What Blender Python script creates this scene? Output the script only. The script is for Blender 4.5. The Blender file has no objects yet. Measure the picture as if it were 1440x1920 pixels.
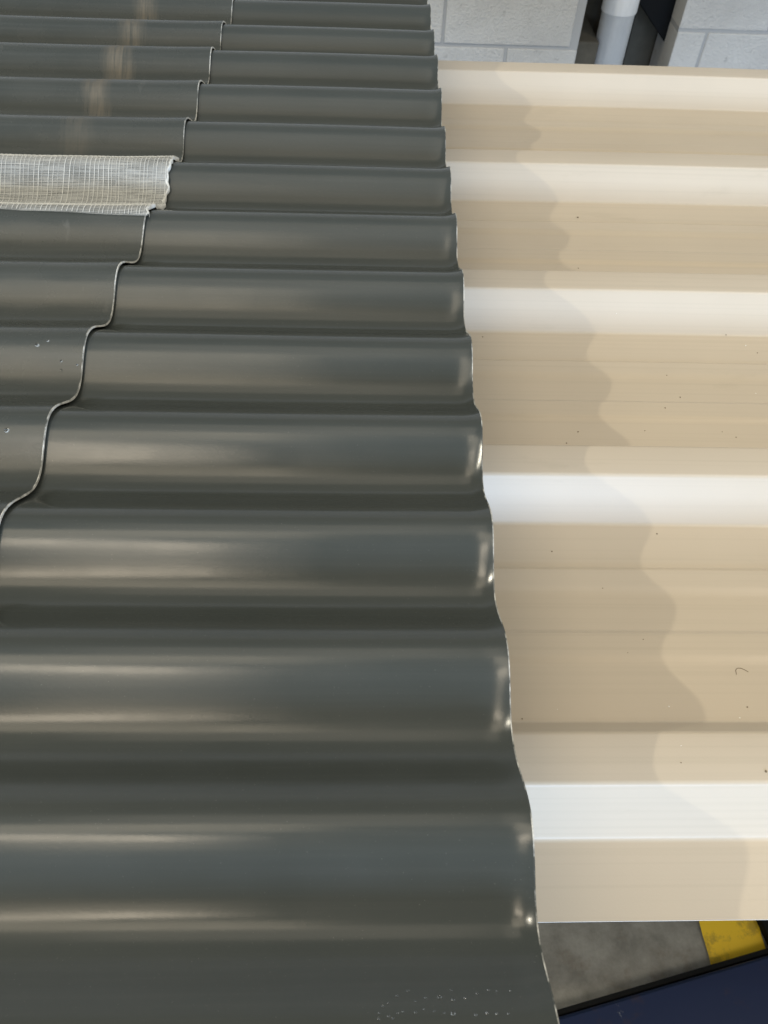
import bpy, bmesh, math, random
from mathutils import Matrix, Vector
random.seed(7)
S = bpy.context.scene
COL = S.collection

# ------------------------------------------------------------------ camera
# all positions below are in metres; z = 0 is the crest plane of the lower dark sheet shifted by Z0 to the floor
Z0 = 1.01
CAMH = 0.32726
RT = Vector((0.99929293, -0.01693921, 0.03356652))
DN = Vector((0.00782079, -0.77958749, -0.62624451))
FW = Vector((0.03677612, 0.62606422, -0.77890378))
cam = bpy.data.cameras.new('camera')
cam_o = bpy.data.objects.new('camera', cam)
COL.objects.link(cam_o)
m3 = Matrix((RT, -DN, -FW)).transposed()
cam_o.matrix_world = Matrix.Translation((0, 0, Z0 + CAMH)) @ m3.to_4x4()
cam.sensor_fit = 'VERTICAL'
cam.sensor_height = 36.0
cam.sensor_width = 27.0
cam.lens = 27.0
cam.clip_start = 0.01
cam.clip_end = 60
cam.dof.use_dof = True
cam.dof.focus_distance = 0.50
cam.dof.aperture_fstop = 26.0
S.camera = cam_o

# ------------------------------------------------------------------ light
W = bpy.data.worlds.new('World')
S.world = W
W.use_nodes = True
bg = W.node_tree.nodes['Background']
bg.inputs[0].default_value = (0.85, 0.91, 0.90, 1)
bg.inputs[1].default_value = 0.50

def area(name, loc, target, sx, sy, power, col):
    l = bpy.data.lights.new(name, 'AREA')
    l.shape = 'RECTANGLE'; l.size = sx; l.size_y = sy; l.energy = power; l.color = col
    o = bpy.data.objects.new(name, l); COL.objects.link(o)
    o.location = Vector(loc) + Vector((0, 0, Z0))
    d = (Vector(target) - Vector(loc)).normalized()
    o.rotation_euler = d.to_track_quat('-Z', 'Y').to_euler()
    return o

# ceiling luminaire over the stack, cool daylight from the open door behind, small bright lamp on the left
area('batten_luminaire', (-0.98, -0.94, 2.2), (-0.6, 0.3, 0), 0.90, 0.38, 10.5, (1.0, 0.86, 0.66))
area('rear_panel', (-0.95, -1.55, 2.2), (-0.95, -1.55, 0), 0.80, 0.80, 4.5, (1.0, 0.84, 0.62))
area('rooflight_panel', (-0.25, 0.52, 2.25), (-0.25, 0.52, 0), 1.3, 1.2, 4.5, (1.0, 0.88, 0.70))
area('centre_luminaire', (-0.85, -0.20, 2.2), (-0.85, -0.20, 0), 1.3, 0.66, 7.5, (1.0, 0.86, 0.64))
area('added_fill_light', (2.3, -0.16, 2.5), (0.3, 0.35, 0), 1.5, 0.22, 38, (1.0, 0.88, 0.72))  # unseen lamp added on the right to fill the cream pans
area('doorway_daylight', (0.6, -7.0, 1.22), (0.6, 2.0, 0.0), 6.6, 1.6, 800, (0.53, 0.71, 1.0))
pl = bpy.data.lights.new('work_lamp', 'POINT')
pl.energy = 152; pl.color = (1.0, 0.92, 0.74); pl.shadow_soft_size = 0.025
plo = bpy.data.objects.new('work_lamp', pl); COL.objects.link(plo)
plo.location = (-2.67, -0.37, 2.5 + Z0)

S.view_settings.view_transform = 'Standard'
S.view_settings.look = 'None'
S.view_settings.exposure = 0.0
S.view_settings.gamma = 1.0
S.view_settings.use_curve_mapping = False

# ------------------------------------------------------------------ helpers
def ray(px, py):
    u = (px - 720) / 1440.0; v = (py - 960) / 1440.0
    return RT * u + DN * v + FW
def hit_z(px, py, z):
    d = ray(px, py); t = (z - CAMH) / d.z
    return Vector((0, 0, CAMH)) + d * t
def link(name, me, mats, parent=None):
    o = bpy.data.objects.new(name, me); COL.objects.link(o)
    for m in (mats if isinstance(mats, (list, tuple)) else [mats]):
        if len(me.materials) < len(mats if isinstance(mats, (list, tuple)) else [mats]):
            me.materials.append(m)
    if parent: o.parent = parent
    return o
def tag(o, label, cat, group=None):
    o['label'] = label; o['category'] = cat
    if group: o['group'] = group
    return o
def empty(name, loc):
    o = bpy.data.objects.new(name, None); COL.objects.link(o)
    o.location = loc; o.empty_display_size = 0.05
    return o
def mesh(name, V, F, smooth=True, mi=None):
    me = bpy.data.meshes.new(name); me.from_pydata(V, [], F); me.update()
    me.polygons.foreach_set('use_smooth', [smooth] * len(me.polygons))
    if mi: me.polygons.foreach_set('material_index', mi)
    return me
def lerp_table(x, xs, ys):
    if x <= xs[0]: return ys[0] + (x - xs[0]) * (ys[1] - ys[0]) / (xs[1] - xs[0])
    for i in range(1, len(xs)):
        if x <= xs[i] or i == len(xs) - 1:
            return ys[i-1] + (x - xs[i-1]) * (ys[i] - ys[i-1]) / (xs[i] - xs[i-1])
def box_bm(bm, x0, x1, y0, y1, z0, z1):
    vs = [bm.verts.new((x, y, z)) for x in (x0, x1) for y in (y0, y1) for z in (z0, z1)]
    for f in ((0,1,3,2),(4,6,7,5),(0,4,5,1),(2,3,7,6),(0,2,6,4),(1,5,7,3)):
        bm.faces.new([vs[i] for i in f])
    return vs
def box_mesh(name, x0, x1, y0, y1, z0, z1, bevel=0.0, seg=2):
    bm = bmesh.new(); box_bm(bm, x0, x1, y0, y1, z0, z1)
    if bevel: bmesh.ops.bevel(bm, geom=bm.edges[:], offset=bevel, segments=seg, affect='EDGES', profile=0.5)
    bmesh.ops.recalc_face_normals(bm, faces=bm.faces)
    me = bpy.data.meshes.new(name); bm.to_mesh(me); bm.free(); return me

# ------------------------------------------------------------------ materials
def mat(name):
    m = bpy.data.materials.new(name); m.use_nodes = True
    nt = m.node_tree; b = nt.nodes['Principled BSDF']
    return m, nt, b
def N(nt, t, **kw):
    n = nt.nodes.new(t)
    for k, v in kw.items():
        if k.startswith('i_'):
            n.inputs[k[2:].replace('_', ' ')].default_value = v
        else: setattr(n, k, v)
    return n
def noise(nt, scale, detail=4, rough=0.55, vec=None):
    n = N(nt, 'ShaderNodeTexNoise'); n.inputs['Scale'].default_value = scale
    n.inputs['Detail'].default_value = detail; n.inputs['Roughness'].default_value = rough
    if vec: nt.links.new(vec, n.inputs['Vector'])
    return n
def ramp(nt, src, stops):
    r = N(nt, 'ShaderNodeValToRGB'); e = r.color_ramp.elements
    e[0].position, e[0].color = stops[0]; e[1].position, e[1].color = stops[-1]
    for p, c in stops[1:-1]:
        x = e.new(p); x.color = c
    nt.links.new(src, r.inputs[0]); return r
def g(v, a=1): return (v, v, v, a)
def objco(nt, scale=None):
    t = N(nt, 'ShaderNodeTexCoord')
    if scale is None: return t.outputs['Object']
    mp = N(nt, 'ShaderNodeMapping'); mp.inputs['Scale'].default_value = scale
    nt.links.new(t.outputs['Object'], mp.inputs[0]); return mp.outputs[0]
def mixc(nt, fac, a, b, mode='MIX'):
    n = N(nt, 'ShaderNodeMix', data_type='RGBA', blend_type=mode)
    for s, i in ((fac, 0), (a, 6), (b, 7)):
        if hasattr(s, 'links'): nt.links.new(s, n.inputs[i])
        else: n.inputs[i].default_value = s
    return n.outputs[2]
def mathn(nt, op, a, b=None, c=None):
    n = N(nt, 'ShaderNodeMath', operation=op)
    for i, s in enumerate((a, b, c)):
        if s is None: continue
        if hasattr(s, 'links'): nt.links.new(s, n.inputs[i])
        else: n.inputs[i].default_value = s
    return n.outputs[0]
def bump(nt, b, h, strength, dist):
    n = N(nt, 'ShaderNodeBump'); n.inputs['Strength'].default_value = strength; n.inputs['Distance'].default_value = dist
    nt.links.new(h, n.inputs['Height']); nt.links.new(n.outputs[0], b.inputs['Normal'])

def dark_paint(name, dirty):
    m, nt, b = mat(name)
    co = objco(nt)
    big = noise(nt, 5, 3, .5, co)
    base = mixc(nt, ramp(nt, big.outputs[0], [(.3, g(0)), (.7, g(1))]).outputs[0], (.036, .0405, .0362, 1), (.045, .0495, .0442, 1))
    streak = noise(nt, 1, 4, .6, objco(nt, (6, 260, 260)))
    base = mixc(nt, mathn(nt, 'MULTIPLY', ramp(nt, streak.outputs[0], [(.45, g(0)), (.8, g(1))]).outputs[0], .18 if dirty else .07), base, (.12, .12, .11, 1))
    dust = noise(nt, 900, 2, .5, co)
    spk = ramp(nt, dust.outputs[0], [(.70, g(0)), (.78, g(1))])
    base = mixc(nt, mathn(nt, 'MULTIPLY', spk.outputs[0],   .24 if dirty else .13), base, (.30, .29, .26, 1))
    rough = ramp(nt, noise(nt, 22, 5, .6, co).outputs[0], [(.3, g(.17 if not dirty else .20)), (.75, g(.27 if not dirty else .36))]).outputs[0]
    if dirty:
        # brown mud smear running across the corrugations, broken up by noise
        sep = N(nt, 'ShaderNodeSeparateXYZ'); nt.links.new(co, sep.inputs[0])
        wob = noise(nt, 9, 3, .5, objco(nt, (.4, 1, 1)))
        x = mathn(nt, 'ADD', sep.outputs[0], mathn(nt, 'MULTIPLY', wob.outputs[0], .045))
        cen = mathn(nt, 'MULTIPLY_ADD', sep.outputs[1], .02, -.243)
        dx = mathn(nt, 'ABSOLUTE', mathn(nt, 'SUBTRACT', x, cen))
        band = N(nt, 'ShaderNodeMapRange'); band.inputs[1].default_value = .017; band.inputs[2].default_value = .004
        nt.links.new(dx, band.inputs[0])
        yy = N(nt, 'ShaderNodeMapRange'); yy.inputs[1].default_value = .63; yy.inputs[2].default_value = .78
        nt.links.new(sep.outputs[1], yy.inputs[0])
        brk = ramp(nt, noise(nt, 1, 6, .7, objco(nt, (330, 16, 16))).outputs[0], [(.36, g(.08)), (.60, g(1))])
        brk2 = ramp(nt, noise(nt, 30, 3, .6, co).outputs[0], [(.30, g(.45)), (.6, g(1))])
        f = mathn(nt, 'MULTIPLY', mathn(nt, 'MULTIPLY', band.outputs[0], yy.outputs[0]), mathn(nt, 'MULTIPLY', brk.outputs[0], brk2.outputs[0]))
        f = mathn(nt, 'MULTIPLY', f, .6)
        base = mixc(nt, f, base, (.18, .148, .105, 1))
        sc = ramp(nt, noise(nt, 1, 5, .7, objco(nt, (60, 25, 25))).outputs[0], [(.64, g(0)), (.74, g(1))])
        base = mixc(nt, mathn(nt, 'MULTIPLY', sc.outputs[0], .16), base, (.22, .21, .19, 1))
        rough = mixc(nt, f, rough, g(.8))
    nt.links.new(base, b.inputs['Base Color'])
    nt.links.new(rough, b.inputs['Roughness'])
    b.inputs['Specular IOR Level'].default_value = .5
    peel = noise(nt, 620, 3, .6, co)
    dent = noise(nt, 1, 2, .5, objco(nt, (9, 30, 30)))
    bump(nt, b, mathn(nt, 'ADD', peel.outputs[0], mathn(nt, 'MULTIPLY', dent.outputs[0], .8)), .042, .0006)
    return m
M_dark = dark_paint('dark_grey_paint', False)
M_dark2 = dark_paint('dusty_dark_grey_paint', True)

m, nt, b = mat('cut_steel_edge'); M_cut = m
n = ramp(nt, noise(nt, 240, 4, .7, objco(nt)).outputs[0], [(.35, (.36, .35, .31, 1)), (.62, (.80, .78, .72, 1))])
nt.links.new(n.outputs[0], b.inputs['Base Color']); b.inputs['Metallic'].default_value = .0; b.inputs['Roughness'].default_value = .45

m, nt, b = mat('chipped_edge'); M_burr = m
n = ramp(nt, noise(nt, 60, 5, .7, objco(nt)).outputs[0], [(.44, (.045, .05, .045, 1)), (.60, (.55, .54, .50, 1))])
nt.links.new(n.outputs[0], b.inputs['Base Color']); b.inputs['Roughness'].default_value = .4

m, nt, b = mat('cream_paint'); M_cream = m
co = objco(nt)
c = mixc(nt, ramp(nt, noise(nt, 4, 4, .6, co).outputs[0], [(.3, g(0)), (.7, g(1))]).outputs[0], (.508, .435, .337, 1), (.548, .470, .362, 1))
lines = noise(nt, 1, 3, .5, objco(nt, (1.2, 330, 330)))
c = mixc(nt, mathn(nt, 'MULTIPLY', ramp(nt, lines.outputs[0], [(.52, g(0)), (.8, g(1))]).outputs[0], .35), c, (.42, .36, .265, 1))
sm = ramp(nt, noise(nt, 1, 6, .7, objco(nt, (9, 26, 26))).outputs[0], [(.60, g(0)), (.76, g(1))])
c = mixc(nt, mathn(nt, 'MULTIPLY', sm.outputs[0], .28), c, (.36, .31, .22, 1))
nt.links.new(c, b.inputs['Base Color'])
b.inputs['Roughness'].default_value = .38; b.inputs['Specular IOR Level'].default_value = .38
bump(nt, b, noise(nt, 700, 2, .5, co).outputs[0], .08, .0005)

m, nt, b = mat('white_sheet_edge'); M_cedge = m
b.inputs['Base Color'].default_value = (.78, .77, .75, 1); b.inputs['Roughness'].default_value = .5

m, nt, b = mat('tape_film'); M_film = m
co = objco(nt)
bl = ramp(nt, noise(nt, 1, 4, .6, objco(nt, (11, 30, 30))).outputs[0], [(.33, g(.22)), (.48, g(.60)), (.70, g(.86))])
b.inputs['Base Color'].default_value = (.55, .55, .52, 1); b.inputs['Roughness'].default_value = .18
fine = noise(nt, 1, 2, .5, objco(nt, (30, 1500, 1500)))
al = mathn(nt, 'MULTIPLY', bl.outputs[0], ramp(nt, fine.outputs[0], [(.35, g(.45)), (.62, g(1))]).outputs[0])
nt.links.new(al, b.inputs['Alpha'])
bump(nt, b, noise(nt, 60, 4, .6, co).outputs[0], .35, .002)
m, nt, b = mat('tape_thread'); M_thread = m
b.inputs['Base Color'].default_value = (.64, .635, .59, 1); b.inputs['Roughness'].default_value = .4

m, nt, b = mat('water'); M_water = m
b.inputs['Base Color'].default_value = (.95, .97, 1, 1); b.inputs['Roughness'].default_value = .03
b.inputs['Transmission Weight'].default_value = 1; b.inputs['IOR'].default_value = 1.33

m, nt, b = mat('dirt_grain'); M_grain = m
b.inputs['Base Color'].default_value = (.17, .13, .085, 1); b.inputs['Roughness'].default_value = .9
m, nt, b = mat('pale_grain'); M_pale = m
b.inputs['Base Color'].default_value = (.75, .72, .66, 1); b.inputs['Roughness'].default_value = .8

m, nt, b = mat('painted_blockwork'); M_block = m
co = objco(nt)
tc = N(nt, 'ShaderNodeNewGeometry')
gn = noise(nt, 3.5, 5, .6, tc.outputs['Position'])
c = mixc(nt, ramp(nt, gn.outputs[0], [(.35, g(0)), (.65, g(1))]).outputs[0], (.57, .555, .525, 1), (.69, .675, .64, 1))
pit = ramp(nt, noise(nt, 42, 6, .8, tc.outputs['Position']).outputs[0], [(.60, g(0)), (.70, g(1))])
c = mixc(nt, mathn(nt, 'MULTIPLY', pit.outputs[0], .7), c, (.36, .35, .33, 1))
st = ramp(nt, noise(nt, 8, 4, .65, tc.outputs['Position']).outputs[0], [(.66, g(0)), (.80, g(1))])
c = mixc(nt, mathn(nt, 'MULTIPLY', st.outputs[0], .5), c, (.33, .27, .18, 1))
nt.links.new(c, b.inputs['Base Color']); b.inputs['Roughness'].default_value = .75
bump(nt, b, noise(nt, 130, 6, .7, tc.outputs['Position']).outputs[0], .9, .010)

m, nt, b = mat('painted_mortar'); M_mortar = m
b.inputs['Base Color'].default_value = (.36, .36, .355, 1); b.inputs['Roughness'].default_value = .85

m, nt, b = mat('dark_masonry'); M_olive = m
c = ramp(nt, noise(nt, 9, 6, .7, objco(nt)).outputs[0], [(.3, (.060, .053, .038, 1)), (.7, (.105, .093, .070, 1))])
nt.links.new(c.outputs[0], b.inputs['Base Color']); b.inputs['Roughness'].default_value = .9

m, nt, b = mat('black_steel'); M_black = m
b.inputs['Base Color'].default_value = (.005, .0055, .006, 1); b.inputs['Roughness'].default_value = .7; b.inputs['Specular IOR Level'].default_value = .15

m, nt, b = mat('white_plastic_pipe'); M_pipe = m
c = ramp(nt, noise(nt, 1, 5, .7, objco(nt, (30, 30, 9))).outputs[0], [(.25, (.62, .62, .61, 1)), (.62, (.72, .72, .71, 1)), (.78, (.45, .44, .42, 1))])
nt.links.new(c.outputs[0], b.inputs['Base Color']); b.inputs['Roughness'].default_value = .5

m, nt, b = mat('worn_concrete'); M_conc = m
co = objco(nt)
c = ramp(nt, noise(nt, 13, 10, .74, co).outputs[0], [(.32, (.15, .148, .135, 1)), (.5, (.25, .247, .225, 1)), (.72, (.37, .365, .34, 1))])
cc = mixc(nt, mathn(nt, 'MULTIPLY', ramp(nt, noise(nt, 14, 5, .7, co).outputs[0], [(.55, g(0)), (.75, g(1))]).outputs[0], .6), c.outputs[0], (.13, .085, .045, 1))
nt.links.new(cc, b.inputs['Base Color']); b.inputs['Roughness'].default_value = .55
bump(nt, b, noise(nt, 60, 6, .7, co).outputs[0], .3, .003)

m, nt, b = mat('yellow_floor_paint'); M_yel = m
co = objco(nt)
w = ramp(nt, noise(nt, 26, 7, .75, co).outputs[0], [(.50, g(0)), (.62, g(1))])
c = mixc(nt, mathn(nt, 'MULTIPLY', w.outputs[0], .7), (.90, .60, .02, 1), (.40, .27, .03, 1))
nt.links.new(c, b.inputs['Base Color']); b.inputs['Roughness'].default_value = .5

m, nt, b = mat('blue_enamel'); M_blue = m
co = objco(nt)
w = ramp(nt, noise(nt, 1, 6, .7, objco(nt, (26, 26, 8))).outputs[0], [(.58, g(0)), (.72, g(1))])
c = mixc(nt, mathn(nt, 'MULTIPLY', w.outputs[0], .5), (.002, .008, .030, 1), (.03, .016, .013, 1))
chip = ramp(nt, noise(nt, 1, 7, .75, objco(nt, (34, 9, 9))).outputs[0], [(.66, g(0)), (.70, g(1))])
c = mixc(nt, mathn(nt, 'MULTIPLY', chip.outputs[0], .7), c, (.22, .22, .20, 1))
nt.links.new(c, b.inputs['Base Color']); b.inputs['Roughness'].default_value = .5; b.inputs['Specular IOR Level'].default_value = .25

m, nt, b = mat('lit_scuffed_edge'); M_lit_scuff = m
b.inputs['Base Color'].default_value = (.26, .22, .24, 1); b.inputs['Roughness'].default_value = .6  # scuffed flange; its lit look is put into this pale colour
m, nt, b = mat('sawn_timber'); M_wood = m
c = ramp(nt, noise(nt, 1, 6, .6, objco(nt, (40, 3, 40))).outputs[0], [(.3, (.24, .16, .09, 1)), (.7, (.40, .29, .17, 1))])
nt.links.new(c.outputs[0], b.inputs['Base Color']); b.inputs['Roughness'].default_value = .8

# ------------------------------------------------------------------ floor and marking
def plane(name, x0, x1, y0, y1, z, m, nx=1, ny=1):
    V = [(x0 + (x1-x0)*i/nx, y0 + (y1-y0)*j/ny, z) for j in range(ny+1) for i in range(nx+1)]
    F = [(j*(nx+1)+i, j*(nx+1)+i+1, (j+1)*(nx+1)+i+1, (j+1)*(nx+1)+i) for j in range(ny) for i in range(nx)]
    return link(name, mesh(name, V, F, False), m)
fl = plane('floor', -6, 6, -7, 6, 0, M_conc); fl['kind'] = 'structure'
# worn line painted along the floor, edges slightly ragged
V = []; F = []; n = 160
for j in range(n+1):
    y = -2.0 + 4.4*j/n
    V += [(.548 + random.uniform(-.0015, .0015), y, .004), (.641 + random.uniform(-.0015, .0015), y, .004)]
for j in range(n): F.append((2*j, 2*j+1, 2*j+3, 2*j+2))
yl = link('floor_marking', mesh('floor_marking', V, F, False), M_yel); yl['kind'] = 'structure'

# ------------------------------------------------------------------ block walls
def block_mesh(wd, h, t, j=.009):
    return box_mesh('block', -wd/2 + j/2, wd/2 - j/2, 0, t, -h/2 + j/2, h/2 - j/2, .004, 2)
BW, BH, BT = .40, .20, .19
def block_wall(name, x0, x1, yf, zj, xj, par, label, zmax):
    # zj: world z of a bed joint, xj: x of a head joint in courses where (course index % 2) == par
    root = empty(name, ((x0+x1)/2, yf, 0)); tag(root, label, 'wall')
    mo = link('mortar', box_mesh('mortar', x0 - root.location.x + .005, x1 - root.location.x - .005, .004, BT - .004, 0, zmax - .004), M_mortar, root)
    cache = {}
    nlow = int(math.ceil(zj / BH))
    zb = zj - nlow*BH
    k = 0
    while zb < zmax - .01:
        za = max(zb, 0.0); zt = min(zb + BH, zmax)
        if zt - za > .03:
            off = 0 if (k - nlow) % 2 == par else BW/2
            i0 = math.floor((x0 - xj - off)/BW)
            xs = xj + off + i0*BW
            while xs < x1 - .001:
                a = max(xs, x0); c = min(xs + BW, x1)
                if c - a > .03:
                    key = (round(c-a, 3), round(zt-za, 3))
                    if key not in cache: cache[key] = block_mesh(c-a, zt-za, BT)
                    o = link('concrete_block', cache[key], M_block, root)
                    o.location = ((a+c)/2 - root.location.x, random.uniform(-.0012, .0012), (za+zt)/2)
                xs += BW
        zb += BH; k += 1
    return root
zjoint = Z0 + CAMH - .36*2.6
block_wall('block_wall', -1.6, .681, 2.6, zjoint, .2548, 0, 'white painted concrete block wall standing forward beside the dark masonry plinth', 2.6)
block_wall('block_wall', 1.037, 2.6, 2.78, Z0 + CAMH - .337*2.78, 1.139, 1, 'white painted concrete block wall set back behind the black diagonal brace', 2.6)

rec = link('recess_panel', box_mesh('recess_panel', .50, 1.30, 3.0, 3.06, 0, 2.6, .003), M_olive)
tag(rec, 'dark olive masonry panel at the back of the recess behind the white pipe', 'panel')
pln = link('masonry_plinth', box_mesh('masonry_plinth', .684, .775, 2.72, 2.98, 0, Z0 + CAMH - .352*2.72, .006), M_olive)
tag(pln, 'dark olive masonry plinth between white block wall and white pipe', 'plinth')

# pipe
def lathe(prof, n=40):
    V = []; F = []
    for r, z in prof:
        for i in range(n): V.append((r*math.cos(2*math.pi*i/n), r*math.sin(2*math.pi*i/n), z))
    for j in range(len(prof)-1):
        for i in range(n): F.append((j*n+i, j*n+(i+1) % n, (j+1)*n+(i+1) % n, (j+1)*n+i))
    return V, F
PY = 2.76
pr = empty('drain_pipe', (.2985*PY, PY, 0)); tag(pr, 'white plastic drain pipe standing in the dark wall recess', 'pipe')
V, F = lathe([(.048, 0), (.052, 0), (.052, 2.6), (.048, 2.6)]); link('pipe_barrel', mesh('pipe_barrel', V, F), M_pipe, pr)
zc = Z0 + CAMH - .319*PY
V, F = lathe([(.0515, zc-.001), (.0545, zc), (.0560, zc+.004), (.0560, zc+.11), (.0545, zc+.114), (.0515, zc+.115)])
link('pipe_socket', mesh('pipe_socket', V, F), M_pipe, pr)

# black brace in the recess, and a black strip standing in for the pipe's shadow
def bar(name, p, q, w, t, m, parent=None):
    p = Vector(p); q = Vector(q); d = q - p
    me = box_mesh(name, -w/2, w/2, -t/2, t/2, 0, d.length, .004)
    o = link(name, me, m, parent); o.location = p
    zax = d.normalized(); yax = Vector((0, 1, 0)); xax = yax.cross(zax).normalized(); yax = zax.cross(xax)
    o.rotation_euler = Matrix((xax, yax, zax)).transposed().to_euler()
    return o
def wp(px, py, Y):
    d = ray(px, py); t = Y / d.y
    return Vector((0, 0, CAMH + Z0)) + d*t
a = wp(1236, -16, 2.90); c = wp(1285, 62, 2.90); d = (c - a)
br = bar('diagonal_brace', a - d*5.5, c + d*1.0, .13, .04, M_black); tag(br, 'black steel diagonal brace crossing the recess beside the white pipe', 'brace')
po = link('shade_strip', box_mesh('shade_strip', .855, .915, 2.86, 2.95, 0, 2.6, .004), M_black); tag(po, 'black upright strip standing in for the shadow close behind the white pipe', 'shadow strip')

# ------------------------------------------------------------------ blue beam on the floor
zt = -.955
e1 = hit_z(1040, 1907, zt); e2 = hit_z(1440, 1789, zt)
ax = (e2 - e1); ax.z = 0; ax.normalize(); pn = Vector((ax.y, -ax.x, 0))      # pn points towards -Y
bl = empty('steel_beam', (e1.x, e1.y, 0)); tag(bl, 'dark blue enamelled steel beam with scuffed edge coloured as if lit lying beside the yellow line', 'beam')
bl.rotation_euler = (0, 0, math.atan2(ax.y, ax.x))
L0, L1 = -.9, 1.2; wd = .105; hz = Z0 + zt
link('web', box_mesh('web', L0, L1, -wd, -.001, 0, hz, .004), M_blue, bl)
link('edge_flange', box_mesh('edge_flange', L0, L1, -wd - .030, -wd - .0005, hz - .05, hz + .006, .004), M_lit_scuff, bl)
link('gusset', box_mesh('gusset', .372, .60, .002, .30, 0, .020, .003), M_black, bl)
link('shadow_gap_strip', box_mesh('shadow_gap_strip', L0, L1, 0, .008, 0, hz - .012, .002), M_black, bl)  # black strip drawn in for the shadow gap along the beam

# ------------------------------------------------------------------ corrugated sheets
P = .076; DEP = .0175; TH = .0009
cidx = [-2, 0, 1, 2, 3, 4, 5, 6, 7, 8, 9, 10, 11, 12, 13, 16]
cpos = [-.1330, .0226, .1015, .1815, .2575, .3336, .4090, .4850, .5610, .6370, .7130, .7925, .8735, .9440, 1.0220, 1.2500]
def corr_z(y, x=0.0):
    y += .0006*math.sin(4.2*x + 1 + 1.5*y) + .0004*math.sin(10.5*x + 6*y)
    ph = lerp_table(y, cpos, cidx) * 2*math.pi
    return -DEP*.5*(1 - math.cos(ph))
ay = [0.03, .11, .19, .264, .338, .49, .64, .72, .80, .95, 1.03]
axx = [.0740, .0738, .0735, .0742, .0758, .0772, .0786, .0792, .0811, .0824, .0826]
by = [.10, .2676, .3417, .4183, .4955, .5681, .6479, .7203, .8034, .8844, .9506, 1.0154]
bx = [-.1985, -.1863, -.1804, -.1749, -.1699, -.1625, -.1571, -.1557, -.154, -.1519, -.1488, -.1458]
def edge_a(y): return lerp_table(y, ay, axx)
def edge_b(y): return lerp_table(y, by, bx)
def sag(x, y, s):
    return (.0006*math.sin(6.1*x + 2.3*y + s) + .0004*math.sin(13.7*x - 5.1*y + 2*s) + .0003*math.sin(3.3*y*7 + 4*x + s))
def surf_a(x, y):
    z = corr_z(y, x) + sag(x, y, 0.0)
    u = x - (edge_a(y) - .013)
    if u > 0:
        ph = -lerp_table(y, cpos, cidx)*2*math.pi
        k = .74 + .26*math.cos(ph - 2.7) + .10*math.sin(y*23 + 1.0)
        z += .0043*k*(u/.013)**2.3
    return z
LIFT = .0026
def surf_b(x, y):
    z = corr_z(y, x) + sag(x, y, 0.0) + LIFT
    u = x - (edge_b(y) - .05)
    if u > 0: z += .0008*(u/.05)**2
    return z
def sheet(name, surf, edge, x_far, y0, y1, xs_off, mats, th_=TH*1.15):
    ny = int((y1 - y0)/P*26)
    ys = [y0 + (y1-y0)*j/ny for j in range(ny+1)]
    V = []; F = []; MI = []
    nx = len(xs_off)
    def X(i, y): return x_far if xs_off[i] is None else edge(y) - xs_off[i]
    for y in ys:
        for i in range(nx):
            x = X(i, y); V.append((x, y, surf(x, y)))
    top = len(V)
    for y in ys:
        for i in range(nx):
            x = X(i, y); V.append((x, y, surf(x, y) - th_))
    for j in range(ny):
        for i in range(nx-1):
            a = j*nx+i
            F.append((a, a+1, a+nx+1, a+nx)); MI.append(2 if i == nx-2 else 0)
            a += top
            F.append((a, a+nx, a+nx+1, a+1)); MI.append(0)
    # cut edges with vertices of their own
    def strip(idx):
        b0 = len(V)
        for k in idx: V.append(V[k]); V.append(V[k+top])
        for k in range(len(idx)-1):
            F.append((b0+2*k, b0+2*k+1, b0+2*k+3, b0+2*k+2)); MI.append(1)
    strip([j*nx + nx-1 for j in range(ny+1)])
    strip([j*nx for j in range(ny, -1, -1)])
    strip([i for i in range(nx)])
    strip([ny*nx + i for i in range(nx-1, -1, -1)])
    me = mesh(name, V, F, True, MI)
    bm = bmesh.new(); bm.from_mesh(me); bmesh.ops.recalc_face_normals(bm, faces=bm.faces); bm.to_mesh(me); bm.free()
    o = link(name, me, mats); o.location.z = Z0
    return o
xoffA = [None] + [1.2 - .06*i for i in range(19)] + [.10, .08, .06, .045, .035, .030, .026, .023, .020, .0175, .015, .0125, .010, .0075, .005, .0025, .0005, 0]
A = sheet('corrugated_sheet', surf_a, edge_a, -1.5, .010, 1.215, xoffA, [M_dark, M_cut, M_burr])
tag(A, 'clean dark grey corrugated steel sheet, its flared end hanging over the cream sheet', 'metal sheet', 'stacked corrugated sheets')
xoffB = [None] + [1.0 - .05*i for i in range(19)] + [.08, .06, .045, .03, .02, .012, .006, .0006, 0]
B = sheet('corrugated_sheet', surf_b, edge_b, -1.46, .012, 1.205, xoffB, [M_dark2, M_cut, M_burr], .0014)
tag(B, 'dusty mud-marked dark grey corrugated steel sheet on top, partly taped with mesh tape', 'metal sheet', 'stacked corrugated sheets')

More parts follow.
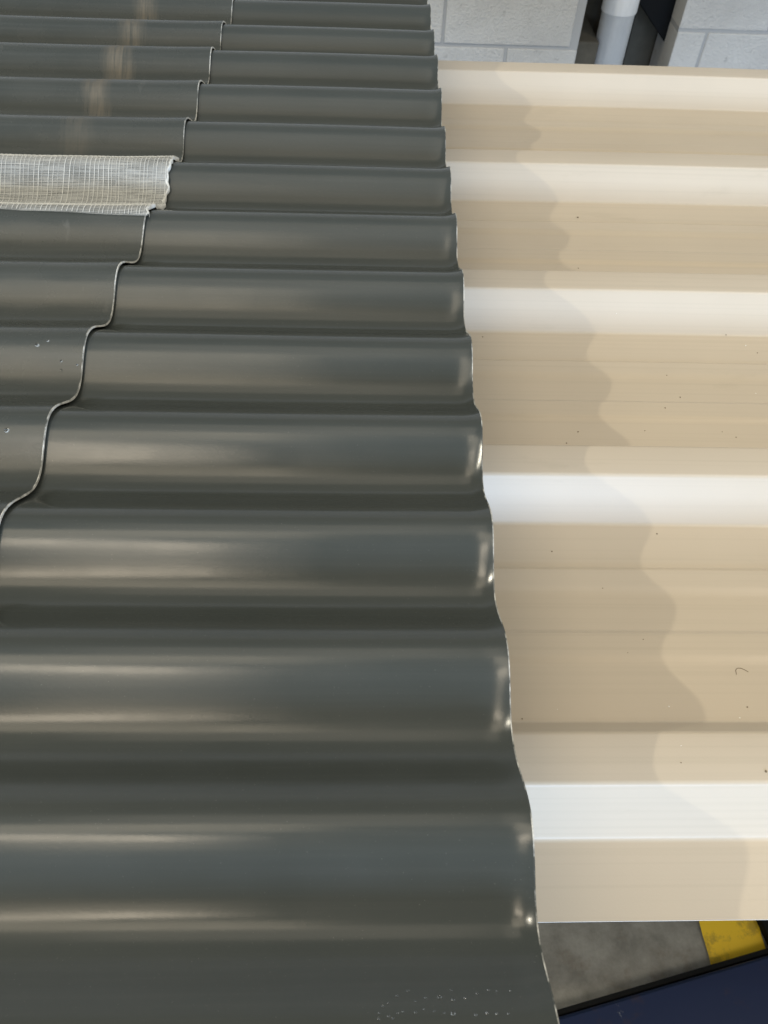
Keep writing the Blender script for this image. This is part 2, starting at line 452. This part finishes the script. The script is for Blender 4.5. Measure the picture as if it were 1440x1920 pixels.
# ------------------------------------------------------------------ cream ribbed sheet
K = 1.246
ZT = CAMH - .347*K; ZP = CAMH - .376*K
tops = [.1503, .3854, .6228, .8660, 1.1180]     # near fold of each rib top
TW = .031; RN = .020; RB = .021
def fold(pts, r=.0022):
    # rounds the corners of an open profile (y, z)
    out = [pts[0]]
    for i in range(1, len(pts)-1):
        p = Vector(pts[i]); a = Vector(pts[i-1]); c = Vector(pts[i+1])
        da = (a-p); dc = (c-p)
        k = min(r, da.length*.45, dc.length*.45)
        s = p + da.normalized()*k; e = p + dc.normalized()*k
        for t in (0, .25, .5, .75, 1):
            q = s*(1-t)**2 + p*2*t*(1-t) + e*t*t; out.append((q.x, q.y))
    out.append(pts[-1]); return out
prof = [(.0872, ZP - .0005)]
for i, y in enumerate(tops):
    prof += [(y - RN, ZP), (y, ZT), (y + TW, ZT)]
    if i < len(tops)-1:
        nxt = tops[i+1]; y2 = y + TW + RB
        prof.append((y2, ZP))
        sc = (nxt - RN - y2) / (.3854 - RN - .1503 - TW - RB)
        for a0, a1, b0, b1 in ((.0425, .0475, .0650, .0680), (.0965, .1040, .1190, .1220)):
            prof += [(y2 + a0*sc, ZP), (y2 + a1*sc, ZP + .0023), (y2 + b0*sc, ZP + .0023), (y2 + b1*sc, ZP)]
    else:
        prof += [(y + TW + .016, ZT - .025)]
prof = fold(prof)
xs = [-1.1 + 2.3*i/46 for i in range(47)]
def bz(x, y): return .0006*math.sin(4*x + 6*y) + .0005*math.sin(9*x - 3*y + 1) 
V = []; F = []; MI = []
n = len(xs); t = .0009
for y, z in prof:
    for x in xs: V.append((x, y, z + bz(x, y)))
top = len(V)
for y, z in prof:
    for x in xs: V.append((x, y, z + bz(x, y) - t))
for j in range(len(prof)-1):
    for i in range(n-1):
        a = j*n+i
        F.append((a, a+1, a+n+1, a+n)); MI.append(0)
        a += top; F.append((a, a+n, a+n+1, a+1)); MI.append(0)
def strip(idx):
    b0 = len(V)
    for k in idx: V.append(V[k]); V.append(V[k+top])
    for k in range(len(idx)-1): F.append((b0+2*k, b0+2*k+1, b0+2*k+3, b0+2*k+2)); MI.append(1)
strip([j*n + n-1 for j in range(len(prof))]); strip([j*n for j in range(len(prof)-1, -1, -1)])
strip(list(range(n))); strip([(len(prof)-1)*n + i for i in range(n-1, -1, -1)])
me = mesh('ribbed_sheet', V, F, True, MI)
bm = bmesh.new(); bm.from_mesh(me); bmesh.ops.recalc_face_normals(bm, faces=bm.faces); bm.to_mesh(me); bm.free()
C = link('ribbed_sheet', me, [M_cream, M_cedge]); C.location.z = Z0
tag(C, 'cream painted ribbed steel sheet with raised square ribs lying under the dark sheets', 'metal sheet')

# timber packing that carries the stack (under the sheets)
for x in (-.95, -.30):
    o = link('timber_batten', box_mesh('timber_batten', -.045, .045, .10, 1.16, Z0 + ZT + .0018, Z0 - DEP - TH - .0012, .003), M_wood); o.location.x = x
    tag(o, 'sawn timber batten packed between the dark sheets and the cream sheet', 'batten', 'timber packing under the sheets')
for x in (-.75, .95):
    r = empty('timber_trestle', (x, .62, 0)); tag(r, 'timber trestle standing on the floor under the cream sheet', 'trestle', 'trestles under the sheets')
    zt_ = Z0 + ZP - .0022
    link('top_rail', box_mesh('top_rail', -.045, .045, -.40, .46, zt_ - .09, zt_, .003), M_wood, r)
    for sy in (-.36, .42):
        link('leg', box_mesh('leg', -.04, .04, sy - .04, sy + .04, 0, zt_ - .0905, .003), M_wood, r)
    link('brace_rail', box_mesh('brace_rail', -.02, .02, -.319, .379, .25, .32, .003), M_wood, r)

# ------------------------------------------------------------------ filament tape over the end of the upper sheet
tp = empty('mesh_tape', (-.30, .61, Z0)); tag(tp, 'translucent whitish filament tape stuck along one corrugation of the upper sheet', 'tape')
ty0, ty1 = .553, .657
def tape_lo(x):      # lower (near) edge of the tape drifts along its length
    return lerp_table(x, [-1.0, -.45, -.16], [.5760, .5660, .5520])
def tape_end(y):
    return edge_b(y) + .0012 + .0009*math.sin(y*310) + .0006*math.sin(y*760+1)
def tz(x, y, d): return surf_b(min(x, edge_b(y)), y) + d
nxT, nyT = 110, 44
V = []; F = []
for i in range(nxT+1):
    u = i/nxT
    for j in range(nyT+1):
        v = j/nyT
        xr = -.62 + (.62 - .16)*u
        y = tape_lo(xr) + (ty1 - tape_lo(xr))*v
        x = -.62 + (tape_end(y) + .62)*u
        V.append((x + .30, y - .61, tz(x, y, .0005 + .0006*abs(math.sin(x*47 + 5*y))*abs(math.sin(y*130 + x*9)))))
for i in range(nxT):
    for j in range(nyT):
        a = i*(nyT+1)+j; F.append((a, a+nyT+1, a+nyT+2, a+1))
link('film', mesh('film', V, F), M_film, tp)
V = []; F = []
k = 0; x = -.60
while x < -.160:
    w = .00023*random.uniform(.5, 1.2); jit = random.uniform(-.0007, .0007); x += .0040 if x < -.21 else .0034
    base = len(V)
    for j in range(nyT+1):
        y = tape_lo(x) + (ty1 - tape_lo(x))*j/nyT
        xx = x + jit + .0012*math.sin(y*28 + k*.3)
        xx = min(xx, tape_end(y) - .0006)
        z = tz(xx, y, .00135 + .0006*abs(math.sin(xx*47 + 5*y))*abs(math.sin(y*130 + xx*9)))
        V += [(xx - w + .30, y - .61, z), (xx + .30, y - .61, z + .0003), (xx + w + .30, y - .61, z)]
    for j in range(nyT):
        a = base + 3*j; F += [(a, a+1, a+4, a+3), (a+1, a+2, a+5, a+4)]
    k += 1
y = ty1 - .004
while y > .554:
    base = len(V); w = .00011; cnt = 0
    for i in range(nxT+1):
        xx = -.60 + (tape_end(y) - .0006 + .60)*i/nxT
        if tape_lo(xx) > y: break
        yy = y + .0004*math.sin(xx*21 + y*900)
        z = tz(xx, yy, .00125 + .0006*abs(math.sin(xx*47 + 5*yy))*abs(math.sin(yy*130 + xx*9)))
        V += [(xx + .30, yy - w - .61, z), (xx + .30, yy + w - .61, z)]; cnt += 1
    for i in range(cnt-1):
        a = base + 2*i; F.append((a, a+2, a+3, a+1))
    y -= .0013
th = link('threads', mesh('threads', V, F), M_thread, tp); th['kind'] = 'stuff'
# frayed folded end of the tape
V = []; F = []; nn = 60
for j in range(nn+1):
    y = .5535 + (.6555 - .5535)*j/nn
    xe = tape_end(y); z = tz(xe, y, .0009)
    wv = .0007 + .0004*math.sin(y*420) + random.uniform(-.0003, .0003)
    V += [(xe - wv*1.6 + .30, y - .61, z + .0002), (xe - .0004 + .30, y - .61, z + .0005), (xe + .0003 + .30, y - .61, z + .0001), (xe - .0001 + .30, y - .61, z - .0028 + .0006*math.sin(y*530))]
for j in range(nn):
    for q in range(3):
        a = 4*j+q; F.append((a, a+1, a+5, a+4))
link('frayed_end', mesh('frayed_end', V, F), M_thread, tp)

# ------------------------------------------------------------------ water drops, grit and a fibre
def hit_surf(px, py, surf):
    d = ray(px, py); t0 = (.004 - CAMH)/d.z; t1 = (-.03 - CAMH)/d.z
    prev = t0
    for i in range(801):
        t = t0 + (t1-t0)*i/800
        q = Vector((0, 0, CAMH)) + d*t
        if q.z <= surf(q.x, q.y): return q
    return q
def normal(surf, x, y):
    e = .0008
    return Vector((-(surf(x+e, y)-surf(x-e, y))/(2*e), -(surf(x, y+e)-surf(x, y-e))/(2*e), 1)).normalized()
def drop_mesh(seed):
    rnd = random.Random(seed); V = []; F = []; n = 18; R = 6
    for j in range(R+1):
        ph = (math.pi/2)*(j/R)
        for i in range(n):
            th = 2*math.pi*i/n; r = math.cos(ph)*(1 + .07*math.sin(2*th + seed) + .05*math.sin(3*th + 2*seed))
            V.append((r*math.cos(th), r*math.sin(th), .62*math.sin(ph)))
    for j in range(R):
        for i in range(n): F.append((j*n+i, j*n+(i+1) % n, (j+1)*n+(i+1) % n, (j+1)*n+i))
    F.append(tuple(range(n-1, -1, -1)))
    me = mesh('drop', V, F); bm = bmesh.new(); bm.from_mesh(me)
    bmesh.ops.remove_doubles(bm, verts=bm.verts, dist=1e-5); bmesh.ops.recalc_face_normals(bm, faces=bm.faces); bm.to_mesh(me); bm.free()
    return me
DM = [drop_mesh(s) for s in range(5)]
def place_drop(px, py, size_px, surf, label, group):
    q = hit_surf(px, py, surf)
    dist = (q - Vector((0, 0, CAMH))).dot(FW)
    r = size_px/1440*dist*.5
    o = link('water_drop', random.choice(DM), M_water)
    nrm = normal(surf, q.x, q.y)
    o.location = q + Vector((0, 0, Z0)) + nrm*.00005
    o.rotation_euler = nrm.to_track_quat('Z', 'Y').to_euler()
    o.scale = (r, r, r)
    tag(o, label, 'water drop', group)
for x, y, s in [(515,495,5),(451,525,5),(558,557,4),(621,537,5),(702,533,8),(769,492,5),(781,548,7),(852,536,5),(923,511,5.5),(989,490,5),(1038,498,4),(1117,495,4),(368,585,4.5),(400,567,4),(345,659,4.5),(402,644,5),(429,657,4),(455,625,4),(486,617,4),(561,621,5),(611,603,4),(669,615,4),(730,625,4),(781,629,8.5),(914,635,5.5),(980,625,5.5),(1037,629,5),(1104,628,4),(345,625,3.5)]:
    place_drop(600 + x/3.13, 1700 + y/3.13, s, surf_a, 'tiny clear water drop in the sprinkle on the clean lower sheet', 'water drops on the lower sheet')
for x, y, s in [(70,647,10),(90,639,6),(115,677,6),(115,694,5.5),(13,807,12),(145,684,5)]:
    place_drop(x, y, s*.8, surf_b, 'small water drop on the dusty upper sheet near its cut end', 'water drops on the upper sheet')

def grain_mesh(seed):
    rnd = random.Random(seed); bm = bmesh.new(); bmesh.ops.create_icosphere(bm, subdivisions=1, radius=1)
    for v in bm.verts: v.co *= rnd.uniform(.65, 1.2); v.co.z *= .5
    me = bpy.data.meshes.new('grain'); bm.to_mesh(me); bm.free(); return me
GD = [grain_mesh(s) for s in range(3)]; GP = [grain_mesh(s+9) for s in range(3)]
for mm in GD: mm.materials.append(M_grain)
for mm in GP: mm.materials.append(M_pale)
def cream_z(y):
    for i in range(len(prof)-1):
        if prof[i][0] <= y <= prof[i+1][0] and prof[i+1][0] > prof[i][0]:
            return prof[i][1] + (prof[i+1][1]-prof[i][1])*(y-prof[i][0])/(prof[i+1][0]-prof[i][0])
    return ZP
def hit_cream(px, py):
    d = ray(px, py); t0 = (ZT + .004 - CAMH)/d.z; t1 = (ZP - .004 - CAMH)/d.z
    for i in range(801):
        t = t0 + (t1-t0)*i/800; q = Vector((0, 0, CAMH)) + d*t
        if q.z <= cream_z(q.y) + bz(q.x, q.y): return q
    return q
for x, y, s, pale in [(1083,408,6,0),(1084,503,4,0),(1035,1034,4.5,0),(1232,1001,5,0),(1247,765,4.5,0),(1275,745,4.5,0),(1084,810,5,0),(1062,831,4.5,0),(1209,808,4,0),(1380,820,4,0),(1354,810,3.5,0),(979,1348,4.5,0),(1401,1326,5,0),(1130,1103,3.5,0),(1206,1199,3.5,0),(1177,1224,3,0),(1277,1430,4,0),(1436,1447,8,0),(905,632,4,0),(1420,662,4,0),(1361,628,4,0),(1250,704,3.5,0),(1398,648,5,1),(1417,738,5,1),(1254,1325,5,1),(1387,1346,4.5,1),(1277,1398,3.5,1),(1045,1330,3,1),(1156,588,3,1)]:
    q = hit_cream(x, y); dist = (q - Vector((0, 0, CAMH))).dot(FW); r = s/1440*dist*.36
    o = bpy.data.objects.new('pale_speck' if pale else 'dirt_speck', random.choice(GP if pale else GD)); COL.objects.link(o)
    o.location = q + Vector((0, 0, Z0 + r*.25)); o.scale = (r, r, r); o.rotation_euler.z = random.uniform(0, 6)
    tag(o, 'pale speck of swarf lying on the cream sheet' if pale else 'tiny dark speck of dirt on the cream sheet', 'speck', 'pale specks on the cream sheet' if pale else 'dirt specks on the cream sheet')
# fibre
pts = [hit_cream(*p) for p in [(1381,1265),(1379,1257),(1382,1253),(1389,1253),(1396,1256),(1403,1260)]]
V = []; F = []; cps = []
for i in range(len(pts)-1):
    for t_ in range(5): cps.append(pts[i].lerp(pts[i+1], t_/5))
cps.append(pts[-1])
sm_ = [cps[0]] + [(cps[i-1] + cps[i]*2 + cps[i+1])/4 for i in range(1, len(cps)-1)] + [cps[-1]]
for i, p_ in enumerate(sm_):
    d = (sm_[min(i+1, len(sm_)-1)] - sm_[max(i-1, 0)]).normalized(); s_ = d.cross(Vector((0, 0, 1))).normalized()
    for k in range(5):
        an = 2*math.pi*k/5; V.append(p_ + s_*(.00018*math.cos(an)) + Vector((0, 0, .0002 + .00018*math.sin(an))))
for i in range(len(sm_)-1):
    for k in range(5): F.append((5*i+k, 5*i+(k+1) % 5, 5*i+5+(k+1) % 5, 5*i+5+k))
fb = link('fibre', mesh('fibre', V, F), M_grain); fb.location.z = Z0
tag(fb, 'short curled brown fibre lying on the cream sheet', 'fibre')

S.render.engine = 'CYCLES'
S.render.resolution_x = 768; S.render.resolution_y = 1024
